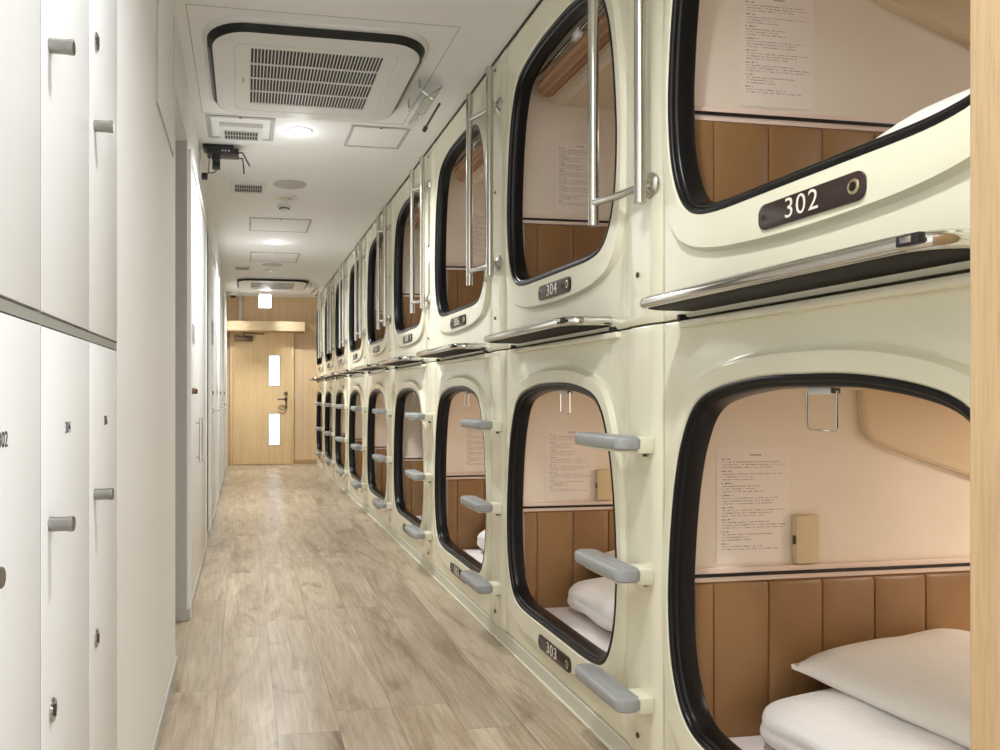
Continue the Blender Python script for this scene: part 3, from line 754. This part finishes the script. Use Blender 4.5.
# leaf with two window openings
wx0, wx1 = 0.345, 0.500; wz = [(CH - 0.745, CH - 0.290), (CH + 0.125, CH + 0.565)]
bm = BM(); y0, y1 = -.028, -.002
box(bm, DX0 + .003, wx0, y0, y1, .008, DT - .003); box(bm, wx1, DX1 - .003, y0, y1, .008, DT - .003)
box(bm, wx0, wx1, y0, y1, .008, wz[0][0]); box(bm, wx0, wx1, y0, y1, wz[0][1], wz[1][0]); box(bm, wx0, wx1, y0, y1, wz[1][1], DT - .003)
leaf = obj('door_leaf', bm, M['oakdoor'], dr, None, 0)
for a, b in wz:
    bm = BM(); box(bm, wx0, wx1, -.012, -.006, a, b); obj('window_pane', bm, M['daylight'], leaf)
    bm = BM(); g = .010; box(bm, wx0 - g, wx0, y0 - .004, y0 + .004, a - g, b + g); box(bm, wx1, wx1 + g, y0 - .004, y0 + .004, a - g, b + g); box(bm, wx0, wx1, y0 - .004, y0 + .004, a - g, a); box(bm, wx0, wx1, y0 - .004, y0 + .004, b, b + g)
    obj('window_bead', bm, M['greyline'], leaf)
bm = BM(); hx, hz = 0.590, CH - 0.075
disc(bm, (hx, y0, hz), .026, (0, -1, 0), .010, 20); tube(bm, [(hx, y0 - .01, hz), (hx, y0 - .055, hz), (hx - .012, y0 - .058, hz), (hx - .12, y0 - .058, hz)], .010, 10)
disc(bm, (hx, y0, hz - .12), .02, (0, -1, 0), .010, 20); tube(bm, [(hx, y0 - .01, hz), (hx + .004, y0 - .02, hz - .12), (hx - .05, y0 - .03, hz - .155), (hx - .11, y0 - .03, hz - .13)], .008, 10)
obj('handle', bm, M['metaldark'], leaf)
bm = BM(); disc(bm, (hx, y0, hz + .085), .028, (0, -1, 0), .02, 20, ((0, 1), (.8, 1), (1, .8))); obj('lock', bm, M['metaldark'], leaf)
bm = BM(); box(bm, -0.15, 0.11, y0 - .06, y0, CH + .765, CH + .845, .010); tube(bm, [(0.0, y0 - .065, CH + .81), (-.02, y0 - .075, CH + .885), (.28, y0 - .075, CH + .870)], .010, 8); obj('door_closer', bm, M['metaldark'], leaf)
bm = BM(); disc(bm, (.70, -.001, CH - .05), .03, (0, -1, 0), .012, 20, ((0, 1), (.6, 1), (1, .7))); o = obj('wall_button', bm, M['acwhite'], None, (0, YEND, 0)); tag(o, 'small round white button on oak wall right of the door', 'button')
# panel joints on the oak wall
bm = BM()
for x in (-.02, 0.33, 0.72, 0.905): box(bm, x, x + .003, YEND - .0015, YEND, 2.12, CEIL)
box(bm, .84, .843, YEND - .0015, YEND, .07, 1.94)
struct('trim_10', bm, M['oakpost'])
# sliding rail box above the door
r = thing('rail_cover', (XL + .002, YEND - .30, CH + .905), 'long pale oak box shelf across the far wall above the door', 'wall box')
bm = BM(); box(bm, 0, 1.105, 0, 0.30, 0, .135, .002); obj('box', bm, M['oakbox'], r)
bm = BM(); box(bm, -.0, 1.10, .02, .30, -.012, -.0005, .001); obj('bottom_board', bm, M['oakpost'], r)
# conduit on the far wall
bm = BM(); box(bm, -.085, -.045, YEND - .06, YEND - .03, CH + 1.045, CEIL - .002, .004); o = obj('conduit', bm, M['acwhite']); tag(o, 'white vertical conduit on far oak wall, left of lit sign', 'conduit')
# dome camera
r = thing('dome_camera', (-.165, 11.3, CEIL), 'small white dome camera under the ceiling in far left corner', 'camera')
bm = BM(); disc(bm, (0, 0, 0), .075, (0, 0, -1), .045, 24, ((0, 1), (.7, 1), (1, .85))); obj('housing', bm, M['acwhite'], r)
bm = BM(); disc(bm, (0, 0, -.045), .045, (0, 0, -1), .035, 20, ((0, 1), (.5, .85), (.85, .5), (1, .2))); obj('dome', bm, M['black'], r)
# lit sign hanging from the ceiling
r = thing('lit_sign', (.27, 11.0, CEIL), 'glowing white square sign hanging below the far ceiling', 'sign')
bm = BM(); tube(bm, [(-.06, 0, 0), (-.06, 0, -.06)], .006, 8); tube(bm, [(.06, 0, 0), (.06, 0, -.06)], .006, 8); obj('hanger', bm, M['acwhite'], r)
bm = BM(); box(bm, -.085, .085, -.02, .02, -.245, -.05, .006); obj('housing', bm, M['acwhite'], r)
bm = BM(); box(bm, -.079, .079, -.0235, -.0195, -.239, -.056, .002); obj('lit_face', bm, M['signlit'], r)

# ------------------------------------------------------------------ ceiling fittings
def cassette(x, y, label, name='ceiling_air_conditioner'):
    r = thing(name, (x, y, CEIL), label, 'air conditioner', 'ceiling cassette air conditioners'); r.scale = (0.985, 1.07, 1)
    def sq(h, rad, z): return [(a, b, z) for a, b in rrect(-h, h, -h, h, rad, 10)]
    H = .465
    bm = BM(); rings(bm, [sq(H, .17, 0), sq(H, .17, -.008), sq(H - .004, .168, -.013), sq(H - .014, .162, -.015), sq(H - .018, .16, -.010)], cap0=True, cap1=True)
    obj('body', bm, M['acwhite'], r)
    bm = BM(); rings(bm, [sq(H - .016, .160, -.010), sq(H - .018, .158, -.018), sq(H - .030, .152, -.034), sq(H - .034, .150, -.040)], cap0=True, cap1=True)
    obj('air_outlet', bm, M['acdark'], r)
    for k in range(4):
        bm = BM(); t = bmesh.new(); q = H - .018
        rings(t, [[(-.25, -q, -.0195), (.25, -q, -.0195), (.25, -q + .010, -.032), (-.25, -q + .010, -.032)], [(-.25, -q - .004, -.0215), (.25, -q - .004, -.0215), (.25, -q + .006, -.034), (-.25, -q + .006, -.034)]], cap0=True, cap1=True)
        merge(bm, t, Matrix.Rotation(k * math.pi / 2, 4, 'Z')); obj('flap', bm, M['acdark'] if k == 0 else M['acflap'], r)
    bm = BM(); hi = H - .036
    g0, g1 = -.305, .255
    def gr(e, z): return [(a, b, z) for a, b in rrect(-.275 - e, .275 + e, g0 - e, g1 + e, .008, 10)]
    rings(bm, [sq(hi, .148, -.030), sq(hi + .003, .150, -.037), sq(hi - .004, .146, -.043), sq(.346, .05, -.045), sq(.343, .048, -.042), sq(.340, .046, -.042), sq(.337, .044, -.045), gr(.003, -.045), gr(0, -.036)], cap0=True, cap1=True)
    cp = obj('centre_panel', bm, M['acwhite'], r)
    bm = BM(); box(bm, -.275, .275, g0, g1, -.0375, -.036); obj('grille_void', bm, M['acgrille'], cp, None, 0)
    bm = BM()
    n = 38
    for i in range(n + 1):
        xx = -.275 + .55 * i / n; box(bm, xx - .0022, xx + .0022, g0, g1, -.0445, -.0405)
    for j in range(1, 4):
        yy = g0 + (g1 - g0) * j / 4; box(bm, -.276, .276, yy - .004, yy + .004, -.0455, -.0405)
    obj('grille', bm, M['acwhite'], cp, None, 0)
    bm = BM(); box(bm, -.307, -.302, -.02, .02, -.0462, -.0450); obj('logo_mark', bm, M['acflap'], cp, None, 0)
    return r
cassette(.293, 3.53, 'white ceiling cassette air conditioner closest to the camera')
cassette(.345, 10.25, 'white ceiling cassette air conditioner before the far oak wall')
# joint lines around the near cassette's ceiling panel
bm = BM()
def frame_lines(bm, x0, x1, y0, y1, w, z0, z1):
    box(bm, x0, x1, y0, y0 + w, z0, z1); box(bm, x0, x1, y1 - w, y1, z0, z1); box(bm, x0, x0 + w, y0 + w, y1 - w, z0, z1); box(bm, x1 - w, x1, y0 + w, y1 - w, z0, z1)
frame_lines(bm, -.215, .825, 2.97, 4.10, .004, CEIL - .0012, CEIL)
struct('trim_11', bm, M['greyline'])
def hatch(x0, x1, y0, y1, label, vent=False):
    r = thing('ceiling_hatch', ((x0 + x1) / 2, (y0 + y1) / 2, CEIL), label, 'ceiling hatch', 'ceiling access hatches')
    a, b = (x1 - x0) / 2, (y1 - y0) / 2
    bm = BM(); frame_lines(bm, -a, a, -b, b, .022 if vent else .014, -.006, 0); obj('frame', bm, M['greyline'], r, None, 0)
    w = .024 if vent else .016
    bm = BM(); box(bm, -a + w, a - w, -b + w, b - w, -.004, 0, .001); obj('panel', bm, M['ceil'], r)
    bm = BM(); disc(bm, (0, -b + .010, -.006), .008, (0, 0, -1), .002, 12); obj('latch', bm, M['bolt'], r)
    return r
hatch(-.20, .155, 4.12, 4.48, 'ceiling hatch with a small vent box, left of near downlight', True)
hatch(.557, .878, 4.15, 4.50, 'plain ceiling hatch right of the near downlight')
hatch(.035, .54, 6.46, 6.97, 'plain square ceiling hatch just before the second downlight')
hatch(.05, .55, 8.03, 8.58, 'plain square ceiling hatch just behind the second downlight')
def vent(x, y, w, d, label, h=.012, gw=None, gd=None, gy=0):
    r = thing('ceiling_vent', (x, y, CEIL - (.004 if h > .02 else 0)), label, 'ceiling vent', 'ceiling vents')
    bm = BM(); box(bm, -w / 2, w / 2, -d / 2, d / 2, -h, 0, .002); obj('housing', bm, M['acwhite'], r)
    gw = gw or w * .76; gd = gd or d * .6
    bm = BM(); box(bm, -gw / 2, gw / 2, gy - gd / 2, gy + gd / 2, -h - .001, -h); obj('void', bm, M['acgrille'], r, None, 0)
    bm = BM(); n = 12
    for i in range(n + 1):
        xx = -gw / 2 + gw * i / n; box(bm, xx - .0025, xx + .0025, gy - gd / 2, gy + gd / 2, -h - .004, -h - .0008)
    for q in (-1, 1, 0): box(bm, -gw / 2, gw / 2, gy + q * gd / 2 - .003, gy + q * gd / 2 + .003, -h - .005, -h - .0008)
    obj('grille', bm, M['greyline'], r, None, 0)
vent(-.02, 4.315, .225, .20, 'small boxy vent mounted on the left ceiling hatch', .022, .175, .13, .03)
vent(.023, 5.52, .24, .30, 'rectangular ceiling vent beyond the black router', .010)
vent(-.03, 9.05, .19, .26, 'rectangular ceiling vent close to the far air conditioner', .010)
def round_thing(name, x, y, rad, h, label, cat, mt, prof=((0, 1), (.5, 1), (1, .9)), group=None):
    bm = BM(); disc(bm, (0, 0, 0), rad, (0, 0, -1), h, 40, prof); o = obj(name, bm, mt, None, (x, y, CEIL)); tag(o, label, cat, group); return o
round_thing('ceiling_speaker', .30, 5.40, .112, .008, 'large flat round speaker grille in the ceiling, nearer one', 'ceiling speaker', M['greyline'], group='round ceiling speakers')
round_thing('ceiling_speaker', .295, 8.80, .112, .008, 'large flat round speaker grille in the ceiling, farther one', 'ceiling speaker', M['greyline'], group='round ceiling speakers')
o = round_thing('emergency_light', .292, 5.76, .078, .012, 'small round chrome emergency light behind the nearer speaker', 'emergency light', M['acwhite'], ((0, 1), (.6, 1), (1, .8), (1, .62), (.3, .55)), 'emergency lights')
bm = BM(); disc(bm, (0, 0, -.004), .04, (0, 0, -1), .012, 20, ((0, 1), (.6, .9), (1, .5))); obj('bulb', bm, M['chrome'], o)
o = round_thing('emergency_light', .30, 9.15, .078, .012, 'small round emergency light behind the farther speaker', 'emergency light', M['acwhite'], ((0, 1), (.6, 1), (1, .8), (1, .62), (.3, .55)), 'emergency lights')
bm = BM(); disc(bm, (0, 0, -.004), .04, (0, 0, -1), .012, 20, ((0, 1), (.6, .9), (1, .5))); obj('bulb', bm, M['chrome'], o)
o = round_thing('smoke_detector', .292, 6.00, .055, .040, 'white smoke detector on the ceiling, before the third hatch', 'smoke detector', M['acwhite'], ((0, 1), (.3, 1), (.55, .9), (.56, .65), (1, .6)))
bm = BM(); disc(bm, (0, 0, -.026), .040, (0, 0, -1), .007, 20); obj('sensor_slot', bm, M['acgrille'], o)
LY = [1.10, 4.30, 7.50, 10.80]
for i, y in enumerate(LY):
    r = thing('downlight', (.29, y, CEIL), ['round ceiling downlight above the nearest capsules', 'round glowing downlight behind the near air conditioner', 'round glowing downlight between two plain hatches', 'round downlight by the lit sign'][i], 'downlight', 'round ceiling downlights')
    bm = BM(); disc(bm, (0, 0, 0), .075, (0, 0, -1), .006, 36, ((0, 1), (.6, 1), (1, .93), (1, .8), (.2, .78))); obj('trim_ring', bm, M['acwhite'], r)
    bm = BM(); disc(bm, (0, 0, -.002), .058, (0, 0, -1), .003, 30); obj('lens', bm, M['lamp'], r)
# clear wind deflectors beside the cassettes
def deflector(x, y, label):
    r = thing('wind_deflector', (x, y, CEIL), label, 'wind deflector', 'clear wind deflectors')
    bm = BM(); t = bmesh.new(); box(t, -.05, .05, -.17, .17, -.002, .002); merge(bm, t, Matrix.Translation((.03, 0, -.075)) @ Matrix.Rotation(math.radians(-35), 4, 'Y')); obj('clear_plate', bm, M['clear'], r)
    bm = BM()
    for s in (-.12, .12): tube(bm, [(-.02, s, 0), (-.02, s, -.04), (.04, s, -.085)], .004, 8)
    tube(bm, [(-.015, -.15, -.05), (-.015, .15, -.05)], .003, 8); obj('wire_frame', bm, M['steel'], r)
    bm = BM(); tube(bm, [(.075, -.11, -.10), (.075, .17, -.115)], .006, 8); tube(bm, [(.075, .17, -.115), (.075, .20, -.12)], .011, 10); obj('dark_rod', bm, M['bolt'], r)
    bm = BM(); box(bm, .04, .085, .17, .50, -.014, 0, .003); obj('mounting_strip', bm, M['acwhite'], r)
deflector(.80, 3.62, 'clear plastic wind deflector right of the near air conditioner')
deflector(.86, 10.30, 'clear plastic wind deflector right of the far air conditioner')

# wifi router with adapters below the ceiling at left
r = thing('wifi_router', (-.235, 4.62, CEIL - .075), 'black wifi router with two aerials under the ceiling, left side', 'router')
bm = BM(); box(bm, .02, .20, -.03, .09, .02, .052, .004); obj('body', bm, M['black'], r)
bm = BM(); box(bm, .0, .17, -.02, .10, .052, .0735, .003); obj('bracket', bm, M['black'], r)
bm = BM()
for q in range(3): box(bm, .105 + .018 * q, .112 + .018 * q, -.0315, -.029, .033, .039)
obj('indicator_lights', bm, M['led'], r)
for pts in ([(.195, -.02, .03), (.222, -.02, .03), (.262, -.02, -.045)], [(.195, .0, .005), (.222, .0, .003), (.230, .0, -.085)]):
    bm = BM(); tube(bm, pts, .0045, 8); obj('aerial', bm, M['black'], r)
bm = BM(); box(bm, .05, .095, -.035, .0, -.02, .018, .003); box(bm, .052, .095, -.035, -.002, -.070, -.026, .003); obj('power_adapter', bm, M['black'], r)
bm = BM(); tube(bm, [(.075, -.02, -.07), (.07, -.02, -.085), (.05, -.02, -.093), (.03, -.015, -.092), (.012, -.012, -.095)], .003, 8); tube(bm, [(.035, -.01, .02), (.034, -.01, -.03), (.03, -.01, -.09)], .0025, 8); obj('cable', bm, M['black'], r)
r = thing('wall_socket', (XL, 4.64, CEIL - .15), 'white wall socket with a black plug, under the router', 'socket')
bm = BM(); box(bm, 0, .012, -.035, .035, -.055, .055, .003); obj('socket_plate', bm, M['acwhite'], r)
bm = BM(); box(bm, .012, .046, -.018, .02, -.045, -.010, .005); obj('plug', bm, M['black'], r)

# ------------------------------------------------------------------ lights
def area(name, loc, size, power, col, rot=(0, 0, 0), shape='DISK', spread=None):
    l = D.lights.new(name, 'AREA'); l.shape = shape; l.size = size; l.energy = power; l.color = col
    if spread: l.spread = math.radians(spread)
    o = D.objects.new(name, l); COL.objects.link(o); o.location = loc; o.rotation_euler = rot; return o
WARM = (0.95, 0.972, 1.0)
for i, y in enumerate(LY):
    area('downlight_lamp', (.29, y, CEIL - .012), .12, (15, 24, 26, 24)[i], WARM, spread=145)
    pt = D.lights.new('downlight_glow', 'POINT'); pt.energy = 0.7; pt.shadow_soft_size = .05; pt.color = WARM; po = D.objects.new('downlight_glow', pt); COL.objects.link(po); po.location = (.29, y, CEIL - .09)  # extra point light added under each downlight to brighten the ceiling around it
# added soft fill behind the camera, no fixture there
for y in (-.35,):
    area('back_fill', (.25, y, CEIL - .02), .5, 9, WARM)
PL = {(0, 0): 6.0, (1, 0): 7.0, (2, 0): 7.5, (3, 0): 0.8, (4, 0): 5, (5, 0): 3, (6, 0): 3, (0, 1): 1.8, (1, 1): 2.2, (2, 1): 2.0, (3, 1): 1.6, (4, 1): 3}
for (k, up), pw in PL.items():
    zc = CH + (0.712 if up else -0.461) + 0.475
    area('pod_lamp', (XF + 1.25, Y0 + PITCH * k - .62, zc - .03), .12, pw, (1.0, 0.90, 0.80))
w = D.worlds.new('World'); bpy.context.scene.world = w; w.use_nodes = True
w.node_tree.nodes['Background'].inputs[0].default_value = (0.90, 0.95, 1.0, 1); w.node_tree.nodes['Background'].inputs[1].default_value = 2.6

# ------------------------------------------------------------------ camera
cam = D.cameras.new('Camera'); co = D.objects.new('Camera', cam); COL.objects.link(co)
co.location = (0, 0, CH); co.rotation_euler = (math.pi / 2, 0, -math.atan(140 / 790))
cam.sensor_width = 36; cam.lens = 790 * 36 / 1000; cam.shift_x = .115; cam.shift_y = .019; cam.clip_start = .02
sc = bpy.context.scene; sc.camera = co
sc.view_settings.view_transform = 'Standard'; sc.view_settings.look = 'None'; sc.view_settings.gamma = 1; sc.view_settings.exposure = 0.08; sc.view_settings.use_curve_mapping = False
sc.cycles.use_denoising = True; sc.cycles.max_bounces = 10; sc.cycles.diffuse_bounces = 5; sc.cycles.glossy_bounces = 4
sc.cycles.sample_clamp_indirect = 6; sc.cycles.caustics_reflective = False; sc.cycles.caustics_refractive = False
